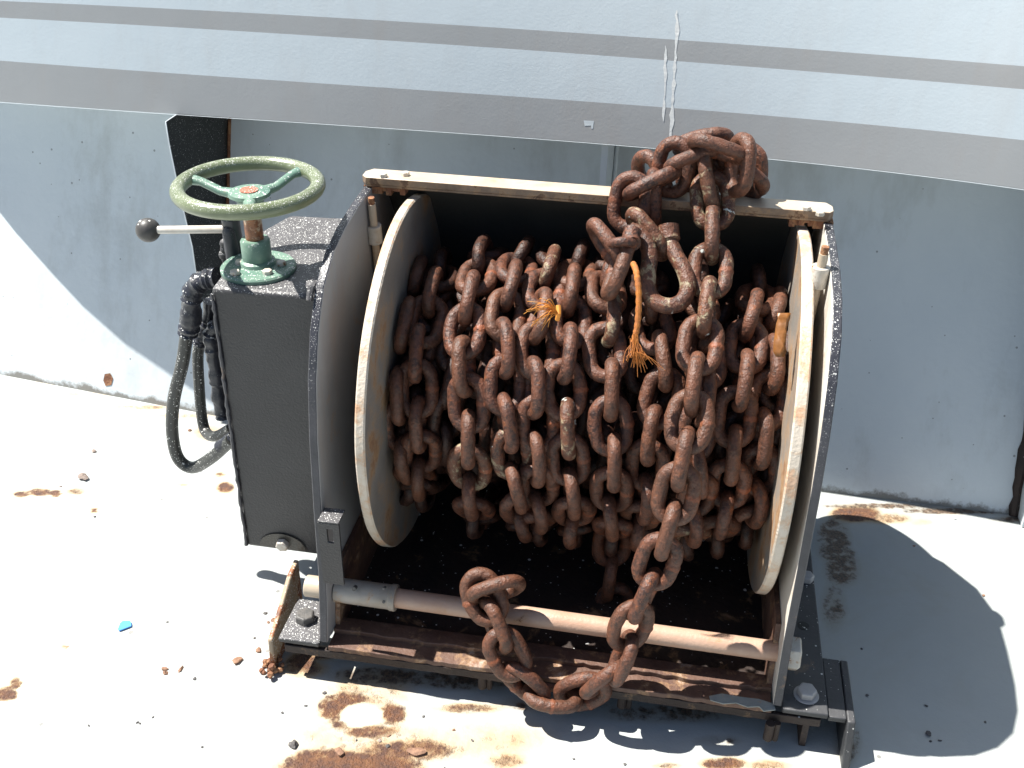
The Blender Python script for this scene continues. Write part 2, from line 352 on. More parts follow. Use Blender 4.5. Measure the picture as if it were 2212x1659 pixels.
# brackets (gussets) under the overhang
def bracket(x, th, pts, mats, name='bracket'):
    bm = B(); prism(bm, pts, 0, x-th, x, (0, 1, 2)); return obj(name, bm, mats, wall, bevel=.0015)
def brk_poly(x, fy):   # front edge (y,z) list from top to foot, then back along the wall
    return fy+[(wy(x, DZ)+.004, DZ+.001), (wy(x, OZ)+.004, OZ-.001)]
bx = -.395
fe = [tuple(at(u, v, 0, bx)[1:]) for u, v in ((367, 310), (380, 373), (397, 450), (417, 533), (426, 598))]
fe = [(fe[0][0], OZ-.001)]+fe+[(.592, .12), (.593, 0), (.593, DZ+.001)]
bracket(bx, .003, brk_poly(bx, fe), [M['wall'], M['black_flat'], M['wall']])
xb2 = .295
bracket(xb2, .01, brk_poly(xb2, [(.61, OZ-.001), (.60, .3), (.585, .1), (.57, DZ+.001)]), [M['wall']]*3)
xb3 = 1.03
bracket(xb3, .012, brk_poly(xb3, [(.56, OZ-.001), (.545, .3), (.53, .1), (.52, DZ+.001)]), [M['wall']]*3)
# weld seam and rust line beside the black bracket, weld beside the middle one, dark dirty seam on the right
bm = B(); tube(bm, [(bx+.003, wy(bx, z)-.002+random.uniform(-.001, .001), z) for z in np.arange(DZ, OZ, .02)], .003, 8); obj('weld_seam', bm, M['rustsolid'], wall)
bm = B(); tube(bm, [(xb2+.004, wy(xb2, z)-.001+random.uniform(-.001, .001), z) for z in np.arange(DZ, OZ, .02)], .0035, 8); obj('weld_seam', bm, M['wall'], wall)
bm = B(); tube(bm, [(xb3-.018+random.uniform(-.002, .002), wy(xb3, z)-.001, z) for z in np.arange(DZ, .35, .015)], [.006+.004*random.random() for z in np.arange(DZ, .35, .015)], 8); obj('weld_seam', bm, M['darkrust'], wall)
# small rusty chip in the paint of the left panel
bm = B()
c = [onplane(u, v, (.13, 1, -LEAN), (-.6, wy(-.6, 0)-.0012, 0)) for u, v in ((226, 808), (238, 806), (244, 818), (240, 832), (228, 834), (223, 822))]
face(bm, [bm.verts.new(p) for p in c]); obj('rust_spot', bm, M['rustsolid'], wall)

# fascia of the overhang with its painted bands
FL = .2
bot = [(0, 218), (180, 233), (359, 247), (737, 268), (1082, 293), (1427, 317), (1631, 341), (1900, 370), (2212, 407)]
b1 = [(0, 131), (737, 183), (1475, 235), (2212, 303)]
b2 = [(0, 38), (737, 81), (1475, 133), (2212, 193)]
b3 = [(0, 2), (737, 39), (1475, 87), (2212, 143)]
def smoothline(pts):
    x = np.array([p[0] for p in pts]); y = np.array([p[1] for p in pts]); return np.polyfit(x, y, min(3, len(pts)-1))
pb = [smoothline(q) for q in (bot, b1, b2, b3)]
colsP = []
for u in list(np.linspace(-12, 2230, 38)):
    P0 = at(u, float(np.polyval(pb[0], u)), 2, OZ); col = [P0]
    for q in pb[1:]:
        col.append(onplane(u, float(np.polyval(q, u)), (0, 1, -FL), P0))
    col.append(P0+Vector((col[3].x-P0.x, FL*4, 4)))  # top carried far above view to block sky light
    colsP.append(col)
# carry on past the right of the frame
for dx in (.4, 1.2, 3):
    a, b = colsP[-1], colsP[-1]
    colsP.append([p+Vector((dx, -.09*dx, 0)) for p in colsP[37]])
def fpoint(u, v):
    P0 = at(u, float(np.polyval(pb[0], u)), 2, OZ); return onplane(u, v, (0, 1, -FL), P0)
bm = B(); G = [[bm.verts.new(p) for p in c] for c in colsP]
for i in range(len(G)-1):
    for j, mi in enumerate((1, 0, 1, 0)): face(bm, [G[i][j], G[i+1][j], G[i+1][j+1], G[i][j+1]], mi)
# unseen left end, outline made up to shape the wall's curved shadow; soffit and top
xl = colsP[0][0].x
ret = [(xl-.012, .618), (-.803, .645), (-.87, .668), (-.933, .698), (-.971, .722), (-1.019, .755), (-1.053, .784), (-1.2, .92), (-1.5, 1.3)]
RT = [[bm.verts.new((x+(FL*.25 if j else 0)*0, y+FL*(p.z-OZ), p.z)) for j, p in enumerate(colsP[0])] for x, y in ret]
chain_ = [G[0]]+RT
for a, b in zip(chain_, chain_[1:]):
    for j, mi in enumerate((1, 0, 1, 0)): face(bm, [b[j], a[j], a[j+1], b[j+1]], mi)
obj('fascia', bm, [M['blue_band'], M['grey_band']], wall, smooth=20)
bm = B()
edge = [bm.verts.new((x, y, OZ)) for x, y in ret[::-1]]+[bm.verts.new(c[0]) for c in colsP]
back = [bm.verts.new((v.co.x, max(wy(v.co.x, OZ)+.02, v.co.y+.01), OZ)) for v in edge]
for i in range(len(edge)-1): face(bm, [edge[i], edge[i+1], back[i+1], back[i]])
obj('soffit', bm, M['wall'], wall)
# pale paint ridge along the bottom lip and a raised line under the upper band
bm = B(); tube(bm, [c[0]+Vector((0, -.0002, -.0012)) for c in colsP], .0004, 6); obj('lip', bm, M['wall'], wall)
# white paint drips on the fascia
def strip(pts, ws, mat, name, off=.0004):
    bm = B(); L = []
    for (u, v), wd in zip(pts, ws):
        a = fpoint(u-wd, v); b = fpoint(u+wd, v); a.y -= off; b.y -= off; L.append((bm.verts.new(a), bm.verts.new(b)))
    for (a, b), (c, d) in zip(L, L[1:]): face(bm, [a, b, d, c])
    obj(name, bm, mat, wall)
dn = lambda n, lo, hi: [random.uniform(lo, hi) for _ in range(n)]
vv = np.linspace(22, 305, 26)
strip([(1462-14*abs((v-60)/245)**1.3*(1 if v > 60 else .2)+random.uniform(-1.5, 1.5), v) for v in vv], [1.0]+dn(24, 1.5, 5.0)+[2], M['white'], 'paint_drip')
vv = np.linspace(98, 262, 18)
strip([(1438+random.uniform(-1.5, 1.5)-4*((v-98)/164), v) for v in vv], [.6]+dn(16, .8, 3.6)+[.8], M['white'], 'paint_drip')
strip([(1261, 261), (1284, 261.5)], [0, 0], M['white'], 'paint_mark') if False else None
bm = B(); q = [fpoint(u, v)+Vector((0, -.0003, 0)) for u, v in ((1261, 260), (1283, 261), (1281, 278), (1277, 278), (1277, 271), (1263, 272))]
face(bm, [bm.verts.new(p) for p in q]); obj('paint_mark', bm, M['wall'], wall)
# upper deck edge above the frame closes the block
# ------------------------------------------------------------------ the winch
W = .6
win = thing('chain_winch', 'black and cream chain winch with handwheel, two curved side plates and open front', 'winch', (.3, .25, DZ))
prof = [(0, 0), (.008, .04), (.018, .10), (.024, .20), (.033, .30), (.047, .375), (.068, .430), (.098, .474), (.14, .500), (.187, .512), (.25, .519), (.322, .522),
        (.38, .49), (.43, .42), (.465, .33), (.485, .24), (.49, .12), (.485, 0)]
bm = B(); prism(bm, prof, 0, 0, .011, (1, 0, 1)); obj('side_plate', bm, [M['platein_shaded'], M['black_edge']], win, bevel=.0015)
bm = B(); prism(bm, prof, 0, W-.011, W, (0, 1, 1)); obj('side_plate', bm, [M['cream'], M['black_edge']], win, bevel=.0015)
# hood sheet between the plates
bm = B(); hp = [(.335, .516), (.38, .483), (.425, .417), (.458, .33), (.478, .24), (.482, .12), (.478, 0)]
hp2 = [(y+.004, z+.002) for y, z in hp]
prism(bm, hp+hp2[::-1], 0, .0115, W-.0115); obj('hood', bm, M['hoodin'], win)
# top bar
A0 = Vector((-.003, .303, .519)); 
bm = B(); prism(bm, [(-.002, .309), (.004, .302), (W-.006, .302), (W-.001, .309), (W-.001, .325), (W-.008, .336), (.006, .336), (-.002, .325)], 2, .5265, .536)
prism(bm, [(-.001, .3095), (.005, .3035), (W-.007, .3035), (W-.002, .31), (W-.002, .324), (W-.009, .3345), (.007, .3345), (-.001, .3245)], 2, .5225, .5264, (1, 1, 1))
for f_ in bm.faces:
    f_.normal_update()
    if abs(f_.normal.z) < .5 and f_.calc_center_median().y < .306: f_.material_index = 1
tb = obj('top_bar', bm, [M['bar'], M['baredge']], win, bevel=.001)
for u, v in ((828, 379), (876, 376), (1742, 450), (1771, 462)):
    p = at(u, v+3, 2, .536); bm = B(); hexbolt(bm, p, (0, 0, 1), .0055, .005, random.random()); obj('bolt', bm, M['bolt'], tb)
# rusty packing under both ends of the top bar
for x0, x1 in ((.0, .055), (W-.052, W)):
    bm = B(); n = 9
    for k in range(n):
        x = x0+(x1-x0)*(k+.5)/n; box(bm, (x-.0035, .304+random.uniform(0, .003), .5225-random.uniform(.003, .011)), (x+.0035, .33, .5222))
    obj('rusty_packing', bm, M['rustsolid'], win)
# guide rods inside the plates
def rod(p0, p1, r, cap0, mrod):
    bm = B(); d = (Vector(p1)-Vector(p0)); cyl(bm, p0, p1, r); o = obj('guide_rod', bm, mrod, win)
    bm = B(); q = Vector(p0)+d*.08; cyl(bm, q, q+d.normalized()*.026, r*1.9); obj('clamp', bm, M['bolt'], o, bevel=.0008)
    bm = B(); cyl(bm, Vector(p0)-d.normalized()*.009, p0, r*.8); obj('rusty_stub', bm, M['rustsolid'], o)
rod(at(803, 440, 0, .018), (.018, .325, .12), .0052, 1, M['bar'])
rod(at(1780, 548, 0, .579), at(1712, 860, 0, .574), .0055, 1, M['bar'])
# feet
def foot(x0, x1, y1, m, nm='foot_flange'):
    bm = B(); box(bm, (x0, -.003, -.008), (x1, y1, 0)); return obj(nm, bm, m, win, bevel=.002)
fl = foot(-.057, -.0005, .075, M['black']); fr = foot(W+.0005, W+.057, .43, M['black_dull'])
p = at(660, 1339, 2, 0); bm = B(); hexbolt(bm, p, (0, 0, 1), .0135, .012, .2); obj('bolt', bm, M['boltdark'], fl, bevel=.0008)
p = at(1741, 1502, 2, 0); bm = B(); cyl(bm, p, p+Vector((0, 0, .002)), .016); hexbolt(bm, p+Vector((0, 0, .002)), (0, 0, 1), .0125, .010, .5); obj('bolt', bm, M['boltgrey'], fr, bevel=.0015)
p = at(1741, 1252, 2, 0); bm = B(); hexbolt(bm, p, (0, 0, 1), .011, .010, .5); obj('bolt', bm, M['boltgrey'], fr, bevel=.0015)
p = at(1735, 1352, 2, .0); bm = B(); cyl(bm, p+Vector((0, 0, -.004)), p+Vector((0, 0, .0006)), .008); obj('hole', bm, M['black_flat'], fr)
# post behind the right flange
bm = B(); box(bm, (W+.02, .43, DZ), (W+.062, .47, .03)); obj('post', bm, M['black_dull'], win, bevel=.002)
# channel legs
def leg(poly, y0, y1, mat):
    bm = B(); prism(bm, poly, 1, y0, y1); return obj('leg', bm, mat, win, bevel=.0015)
lx = -.068
bm = B(); prism(bm, [(-.004, DZ+.001), (.0, -.01), (.035, .004), (.085, .03), (.115, .034), (.115, DZ+.001)], 0, lx-.006, lx+.001)
obj('leg', bm, m_paint('tan_rusty_leg', (.26, .20, .14), (.36, .29, .21), 25, rust=.5, rsc=28, spk=260, spkc=.3, spkup=False, rough=.6), win, bevel=.002)
bm = B(); 
for k in range(26):
    c = Vector((lx-.003+random.gauss(0, .006), -.004+random.gauss(0, .006), DZ+.004+abs(random.gauss(0, .005)))); s = random.uniform(.003, .006)
    bmesh.ops.create_icosphere(bm, subdivisions=1, radius=s, matrix=Matrix.Translation(c)@Matrix.Rotation(random.random()*6, 4, 'Y'))
obj('rust_scale', bm, M['rustsolid'], win, smooth=0)
rx = .668
bm = B(); prism(bm, [(-.03, DZ+.001), (-.005, -.004), (.1, -.004), (.1, DZ+.001)], 0, rx+.012, rx+.022)
obj('leg', bm, M['black_dull'], win, bevel=.002)
bm = B(); box(bm, (W+.0575, -.001, -.0125), (rx+.0115, .1, -.0045)); obj('leg_web', bm, M['black_dull'], win, bevel=.0015)
bm = B(); prism(bm, [(0, DZ+.001), (.002, -.013), (.09, -.013), (.09, DZ+.001)], 0, W+.03, W+.038); obj('leg', bm, M['darkrust'], win)
# base pan, front rail, cross bars
bm = B(); box(bm, (.0115, .036, -.016), (W-.0115, .477, -.010)); obj('base_pan', bm, M['darkrust'], win)
def wavybar(y0, y1, z0, z1, x0, x1, mat, nm, amp=.0012):
    bm = B(); n = 60; L = []
    for i in range(n+1):
        x = x0+(x1-x0)*i/n; a = random.uniform(-amp, amp)
        L.append([bm.verts.new((x, y0+a, z0)), bm.verts.new((x, y1, z0)), bm.verts.new((x, y1, z1)), bm.verts.new((x, y0+a, z1))])
    for A, Bq in zip(L, L[1:]):
        for k in range(4): face(bm, [A[k], A[(k+1) % 4], Bq[(k+1) % 4], Bq[k]])
    face(bm, L[0]); face(bm, L[-1][::-1])
    return obj(nm, bm, mat, win, bevel=.001)
rail = wavybar(-.001, .0355, -.0125, -.0045, .0115, W-.0115, M['railrust'], 'front_rail')
wavybar(-.001, .005, -.026, -.0130, -.05, W+.05, M['darkrust'], 'front_rail', .0006)
y1 = at(1420, 1425, 2, .003).y; y0 = at(1420, 1455, 2, .003).y
wavybar(y0, y1, -.0095, .003, .0115, W-.0115, M['railrust'], 'cross_bar', .002)
# peeling paint on the rail
bm = B(); up_ = [(1532, 1503), (1560, 1498), (1600, 1505), (1640, 1510), (1672, 1520), (1675, 1533), (1650, 1536), (1640, 1526), (1615, 1527), (1590, 1518), (1562, 1520), (1535, 1512)]
vs = [at(u, v, 2, -.0025+random.uniform(-.0006, .001)) for u, v in up_]; vb = [bm.verts.new(p) for p in vs]; face(bm, vb)
r_ = bmesh.ops.extrude_face_region(bm, geom=bm.faces[:]); bmesh.ops.translate(bm, vec=(0, 0, -.0012), verts=[e for e in r_['geom'] if isinstance(e, bmesh.types.BMVert)])
obj('peeling_paint', bm, M['greypeel'], rail)
for u, v in ((1040, 1458), (1345, 1500), (1665, 1570)):
    p = at(u, v, 2, -.02); bm = B(); cyl(bm, p+Vector((0, .006, 0)), p+Vector((0, .006, -.028)), .006, 12); cyl(bm, p+Vector((.009, .008, 0)), p+Vector((.009, .008, -.03)), .004, 10); obj('stud', bm, M['darkrust'], win)
# inner angle irons inside the plates
for x0, x1 in ((.0115, .018), (W-.018, W-.0115)):
    bm = B(); prism(bm, [(.03, -.009), (.05, .09), (.4, .09), (.42, -.009)], 0, x0, x1); obj('stiffener', bm, M['railrust'], win)
# spool: drum and two flange discs
YC, ZC, RD = .272, .267, .2455
bm = B(); cyl(bm, (.072, YC, ZC), (.558, YC, ZC), .085, 48); spool = obj('spool_drum', bm, M['darkrust'], win)
def disc(x0, x1, mi):
    bm = B(); n = 96; rings = []
    for x, r in ((x0, .02), (x0, RD-.002), (x0+.002, RD), (x1-.002, RD), (x1, RD-.002), (x1, .02)):
        rings.append([bm.verts.new((x, YC+(r+(.0008*math.sin(5*a+1)+.0006*math.sin(11*a) if r > .1 else 0))*math.cos(a), ZC+r*math.sin(a))) for a in [2*math.pi*k/n for k in range(n)]])
    for A, Bq in zip(rings, rings[1:]):
        for k in range(n): face(bm, [A[k], A[(k+1) % n], Bq[(k+1) % n], Bq[k]], 1 if A is rings[2] or A is rings[1] or A is rings[3] else 0)
    obj('flange_disc', bm, [M['disc'], M['disc_rim']], spool)
disc(.058, .071, 0); disc(.559, .573, 0)
# front roller shaft with sleeve and end nuts
ys, zs = .0447, .0500
p0 = Vector((.005, ys, zs+.0045)); p1 = Vector((W-.011, ys, zs-.001))
def sh(t): return p0+(p1-p0)*t
bm = B(); cyl(bm, sh(.1), sh(1), .0128, 40); shaft = obj('roller_shaft', bm, M['shaft'], win)
bm = B(); tube(bm, [sh(.012), sh(.14), sh(.142), sh(.155)], [.0165, .0165, .0178, .0178], 40); o = obj('sleeve', bm, M['sleeve'], shaft, bevel=.001)
for u, v, r in ((765, 1272, .0028), (829, 1272, .002), (829, 1300, .002)):
    p = at(u, v, 1, ys-.0155); bm = B(); cyl(bm, p+Vector((0, -.0012, .0006)), p+Vector((0, .006, -.002)), r, 16); obj('set_screw', bm, M['boltdark'], o)
bm = B(); cyl(bm, p0-Vector((.005, 0, 0)), p0-Vector((.034, 0, 0)), .0145, 32); obj('shaft_end', bm, M['bar'], shaft, bevel=.001)
bm = B(); hexbolt(bm, p1+Vector((.011, 0, 0)), (1, 0, 0), .0225, .017, .15); obj('nut', bm, M['bolt'], shaft, bevel=.001)
# slotted tab on the left plate
bm = B(); a = at(688, 1120, 1, .012); b = at(746, 1258, 1, .012)
x0, x1, z1, z0 = .0113, b.x, a.z-.002, b.z
sx0, sx1 = x0+.011, x0+.019; sz0, sz1 = z1-.03, z1-.008
for lo, hi in (((x0, z0), (sx0, z1)), ((sx1, z0), (x1, z1)), ((sx0, z0), (sx1, sz0)), ((sx0, sz1), (sx1, z1))):
    box(bm, (lo[0], .006, lo[1]), (hi[0], .010, hi[1]))
obj('slotted_tab', bm, M['black'], win)
bm = B(); box(bm, (x0, .006, z1+.0003), (x1, .034, z1+.003)); obj('tab_flange', bm, M['black'], win, bevel=.0008)

# ------------------------------------------------------------------ gearbox with handwheel, lever and hoses
YB = .12; GZ = .449
def gx(u, v, y=YB): return at(u, v, 1, y)
bl = gx(530, 1180); br = gx(690, 1207)
poly = [(-.142, YB), (-.002, YB+.004), (-.002, .37), (-.050, .368), (-.129, .361), (-.150, .29), (-.148, .2)]
bm = B()
top = [bm.verts.new((x, y, GZ)) for x, y in poly]
lowz = bl.z
bot_ = [bm.verts.new((x-.004, y, lowz-(.0 if x < -.1 else .004))) for x, y in poly]
n = len(poly)
for i in range(n): face(bm, [bot_[i], bot_[(i+1) % n], top[(i+1) % n], top[i]])
face(bm, top); face(bm, bot_[::-1])
gb = obj('gearbox', bm, M['black'], win, bevel=.006, bseg=3)
# welded seam down the left edge and around the top front edge
bm = B(); tube(bm, [(-.1405-.004*t+random.uniform(-.0008, .0008), YB-.001, GZ-.008+(lowz-GZ+.012)*t) for t in np.linspace(0, 1, 60)], [random.uniform(.0018, .0032) for _ in range(60)], 8); obj('weld_bead', bm, M['black_edge'], gb)
p = gx(613, 1186, YB-.0015); bm = B(); hexbolt(bm, p+Vector((0, .001, .010)), (0, -1, -.1), .0095, .009, .2); obj('bolt', bm, M['bolt'], gb, bevel=.0008)
# greasy round boss behind the bolt
bm = B(); p = gx(613, 1200, YB-.0008); n = 28
vs = [bm.verts.new((p.x+.034*math.cos(a), YB-.0008, lowz+.006-.0012*(p.x+.034*math.cos(a)+.146)/.14+.026*math.sin(a))) for a in [math.pi*k/n for k in range(n+1)]]; face(bm, vs); obj('oil_stain', bm, m_paint('oil_stain', (.045, .04, .032), (.07, .062, .05), 30, rough=.3, bumpd=.0011, bsc=330), gb)
# ragged flaps of sealant along the plate next to the gearbox top
bm = B()
cr = [(668, 652), (672, 625), (690, 600), (712, 590), (705, 575), (722, 560), (742, 520), (752, 470), (765, 445)]
tube(bm, [at(u, v, 0, -.004)+Vector((0, 0, .001)) for u, v in cr], [.004, .005, .004, .006, .004, .005, .003, .004, .003], 8); obj('sealant', bm, M['black'], gb)
# round flange, collar, stem
fc = at(559, 582, 2, GZ); fcx, fcy = fc.x, fc.y
bm = B(); tube(bm, [(fcx, fcy, GZ+.0003), (fcx, fcy, GZ+.0045), (fcx, fcy, GZ+.0065)], [.047, .047, .045], 56); flg = obj('round_flange', bm, M['green'], gb)
bc = [(515, 590), (607, 578-6), (578, 592+2), (520, 565)]
for u, v in ((590+18, 672-100), (578, 591), (506+2, 592), (519, 570)):
    p = at(u, v, 2, GZ+.0065)
    dd = Vector((p.x-fcx, p.y-fcy, 0))
    if dd.length > .04: dd *= .04/dd.length
    p = Vector((fcx, fcy, GZ+.0062))+dd
    bm = B(); hexbolt(bm, p, (0, 0, 1), .0065, .0055, random.random()); obj('bolt', bm, M['bolt'], flg, bevel=.0006)
cc = Vector((fcx-.003, fcy+.006, GZ+.0066))
bm = B(); tube(bm, [cc, cc+Vector((0, 0, .004)), cc+Vector((0, 0, .006)), cc+Vector((0, 0, .03)), cc+Vector((0, 0, .033)), cc+Vector((0, 0, .033))], [.0235, .022, .0185, .0185, .0165, .0135], 40); obj('collar', bm, M['green'], flg)
# wheel centre: above the stem, at the height its image gives
hw = at(537, 403, 1, cc.y); HZ = hw.z
# the radius from the image width
Ra = (at(689, 400, 2, HZ)-at(386, 408, 2, HZ)).length/2
stem0 = cc+Vector((0, 0, .03)); hub = Vector((hw.x, cc.y, HZ-.012))
bm = B(); cyl(bm, stem0, hub, .0112, 32); obj('stem', bm, M['sleeve'] if False else m_paint('rusty_stem', (.33, .27, .2), (.42, .36, .29), 30, rust=.5, rsc=30, rough=.4), gb)
bm = B(); tube(bm, [Vector((hw.x, cc.y, HZ))+Ra*Vector((math.cos(a), math.sin(a), 0)) for a in [2*math.pi*k/96 for k in range(96)]], .0092, 20, closed=True)
rim = obj('handwheel', bm, M['olive'], gb)
rim['label'] = 'olive-green handwheel rim with three spokes'
bm = B(); tube(bm, [hub+Vector((0, 0, -.018)), hub+Vector((0, 0, -.004)), hub+Vector((0, 0, .002)), hub+Vector((0, 0, .006)), hub+Vector((0, 0, .007))], [.014, .017, .026, .025, .021], 36); obj('hub', bm, M['green'], rim)
bm = B(); cyl(bm, hub+Vector((0, 0, .0065)), hub+Vector((0, 0, .0082)), .011, 28); obj('cap', bm, M['redcap'], rim)
for a in (58, 172, 292):
    a = math.radians(a); d = Vector((math.cos(a), math.sin(a), 0)); c = Vector((hw.x, cc.y, HZ))
    bm = B(); tube(bm, [hub+d*.016, hub+d*.04+Vector((0, 0, .001)), c+d*(Ra-.018)+Vector((0, 0, -.002)), c+d*(Ra-.003)+Vector((0, 0, -.001))], [.009, .0065, .0062, .0085], 16, flat=.8); obj('spoke', bm, M['green'], rim)
# lever
yl = cc.y+.03
lp0 = at(320, 497, 1, yl); lp1 = at(484, 495, 1, yl)
bm = B(); cyl(bm, lp0, lp1+(lp1-lp0)*.05, .0052, 24); lev = obj('lever', bm, M['steel'], gb)
bm = B(); bmesh.ops.create_uvsphere(bm, u_segments=32, v_segments=20, radius=.0158, matrix=Matrix.Translation(lp0)); obj('knob', bm, M['knob'], lev)
pt = at(497, 470, 1, yl); pb_ = Vector((pt.x+.002, yl, GZ-.02))
bm = B(); cyl(bm, pb_, pt, .0115, 28); cyl(bm, pt, pt+Vector((0, 0, .014)), .0095, 28); post = obj('lever_post', bm, M['black_edge'], gb, bevel=.001)
bm = B(); q = at(494, 500, 1, yl-.009); tube(bm, [q+Vector((0, 0, .006)), q, q-Vector((-.001, 0, .025)), q-Vector((-.001, 0, .055))], [.006, .0085, .0095, .0085], 14); obj('boss', bm, M['rustsolid'] if False else M['black_edge'], post)
bm = B()
for k in range(9): bmesh.ops.create_icosphere(bm, subdivisions=2, radius=random.uniform(.004, .008), matrix=Matrix.Translation(at(487+random.uniform(-4, 4), 520+k*6, 1, yl-.006)))
obj('sealant', bm, M['black'], post)
# hoses
def hose(pts, r, name='hose', ys=(.2,)*20):
    P = spline([at(u, v, 1, y) for (u, v), y in zip(pts, ys)], 10)
    bm = B(); tube(bm, P, r, 20); return obj(name, bm, M['rubber'], gb)
h1 = hose([(462, 607), (425, 618), (408, 650), (405, 700), (395, 780), (376, 860), (372, 930), (384, 988), (415, 1010), (455, 990), (500, 950)], .0088, ys=(.19, .19, .19, .19, .19, .19, .19, .19, .19, .175, .16))
h2 = hose([(440, 720), (428, 760), (430, 830), (436, 900), (446, 935), (468, 942), (500, 925)], .0078, ys=(.23, .23, .23, .23, .22, .2, .18))
def wrap(pts, r, parent, y, jit=.12):
    P = spline([at(u, v, 1, y) for u, v in pts], 7); bm = B(); tube(bm, P, [r*random.uniform(1-jit, 1+jit) for _ in P], 14, flat=.9); return obj('tape_wrap', bm, M['tape'], parent)
wrap([(470, 600), (440, 606), (420, 622), (414, 650), (412, 690), (406, 720)], .0145, h1, .188)
wrap([(455, 650), (452, 690), (438, 720), (432, 740)], .0115, h2, .225)
wrap([(470, 700), (456, 720), (460, 760), (468, 810), (474, 860), (482, 900)], .011, h2, .205, .16)
wrap([(505, 944), (474, 966)], .0098, h1, .165, .03)

# ------------------------------------------------------------------ chain links
LL, LW, LD = .079, .0545, .0172
def link_mesh(seed, lo=False):
    rg = random.Random(seed); hl = (LL-LD)/2; r = (LW-LD)/2; st = hl-r
    cx = []; n = 9 if lo else 14
    bow = rg.uniform(.0, .0018)
    for k in range(n+1):
        a = -math.pi/2+math.pi*k/n*1.0; cx.append((r*math.sin(a+math.pi/2-math.pi/2)*1.0, 0, 0))
    pts = []
    for k in range(n+1):
        a = math.pi*k/n; pts.append(Vector((r*math.cos(a), 0, st+r*math.sin(a))))
    for k in range(1, 4): pts.append(Vector((-r-bow*math.sin(math.pi*k/4), 0, st-2*st*k/4)))
    for k in range(n+1):
        a = math.pi+math.pi*k/n; pts.append(Vector((r*math.cos(a), 0, -st+r*math.sin(a))))
    m = 5 if lo else 8
    wk = []
    for k in range(1, m): pts.append(Vector((r+bow*math.sin(math.pi*k/m), 0, -st+2*st*k/m))); wk.append(len(pts)-1)
    rs = [LD/2*rg.uniform(.97, 1.04) for _ in pts]
    if not lo:
        mid = wk[len(wk)//2]; rs[mid] *= 1.10; rs[mid-1] *= .97; rs[mid+1] *= .97
    bm = B(); tube(bm, pts, rs, 8 if lo else 16, closed=True); return bm
LM = []
for s in range(5):
    bm = link_mesh(s); me = bpy.data.meshes.new('link'); bmesh.ops.recalc_face_normals(bm, faces=bm.faces[:]); bm.to_mesh(me); bm.free(); me.materials.append(M['chain']); me.shade_smooth(); LM.append(me)
LP = []
for s in range(2):
    me = LM[s].copy(); me.materials.clear(); me.materials.append(M['chain_pale']); LP.append(me)
def lmat(c, a, n, tw=0):
    """matrix of a link centred at c, long axis a, plane normal near n"""
    a = Vector(a).normalized(); n = Vector(n); n = (n-a*n.dot(a)).normalized()
    if tw: n = Matrix.Rotation(tw, 3, a)@n
    x = n.cross(a) if False else a.cross(n); y = n
    R = Matrix((x, y, a)).transposed(); R = R.to_4x4(); R.translation = Vector(c); return R
def put(mtx, parent, mesh=None):
    o = bpy.data.objects.new('link', mesh or random.choice(LM)); COL.objects.link(o); o.parent = parent
    mm = mtx.copy(); mm.translation -= wpos(parent); o.matrix_local = mm; return o

# ---- chain wound on the drum
def dr(u, v, r=.178):
    d = ray(u, v); a = d[1]**2+d[2]**2; oy, oz = CAM[1]-YC, CAM[2]-ZC
    b = d[1]*oy+d[2]*oz; c = oy*oy+oz*oz-r*r; D = b*b-a*c
    t = (-b-math.sqrt(max(D, 0)))/a; P = CAM+t*d
    return P[0], math.atan2(P[2]-ZC, -(P[1]-YC))
def rad(th):
    s = max(0., -math.sin(th)); return .173+.022*s
coil = thing('wound_chain', 'rusty brown chain wound in many turns around the spool of the winch', 'chain', (.3, YC, ZC))
wraps = [
 [(915, 560), (890, 640), (866, 730), (860, 830), (868, 940), (872, 1040), (905, 1100)],
 [(962, 560), (935, 640), (908, 720), (900, 800), (903, 880), (908, 960), (912, 1050)],
 [(1040, 560), (1025, 605), (1010, 660), (1003, 740), (1005, 830), (1010, 900), (1010, 990), (1018, 1060)],
 [(1115, 575), (1095, 650), (1085, 710), (1092, 790), (1088, 870), (1100, 950), (1108, 1020), (1125, 1080)],
 [(1188, 575), (1172, 640), (1160, 700), (1160, 770), (1152, 840), (1163, 910), (1155, 980), (1163, 1060), (1162, 1120)],
 [(1245, 575), (1232, 640), (1230, 700), (1225, 770), (1214, 840), (1228, 910), (1226, 980), (1235, 1050), (1240, 1110)],
 [(1320, 570), (1308, 620), (1318, 690), (1302, 750), (1326, 820), (1315, 900), (1325, 980), (1320, 1060), (1325, 1120)],
 [(1400, 600), (1405, 680), (1430, 770), (1436, 850), (1412, 900), (1402, 980), (1395, 1060), (1380, 1120)],
 [(1500, 600), (1520, 700), (1525, 800), (1520, 880), (1500, 960), (1510, 1040), (1495, 1110)],
 [(1640, 640), (1622, 690), (1612, 760), (1606, 830), (1590, 900), (1588, 970), (1578, 1040), (1560, 1110)],
 [(1672, 660), (1660, 730), (1668, 800), (1655, 880), (1645, 960), (1642, 1030), (1620, 1100)]]
outer = []; RW = {0: -.034, 1: -.028, 8: -.006, 9: -.014, 10: -.030, 7: -.010}
PITCH_L = .0452
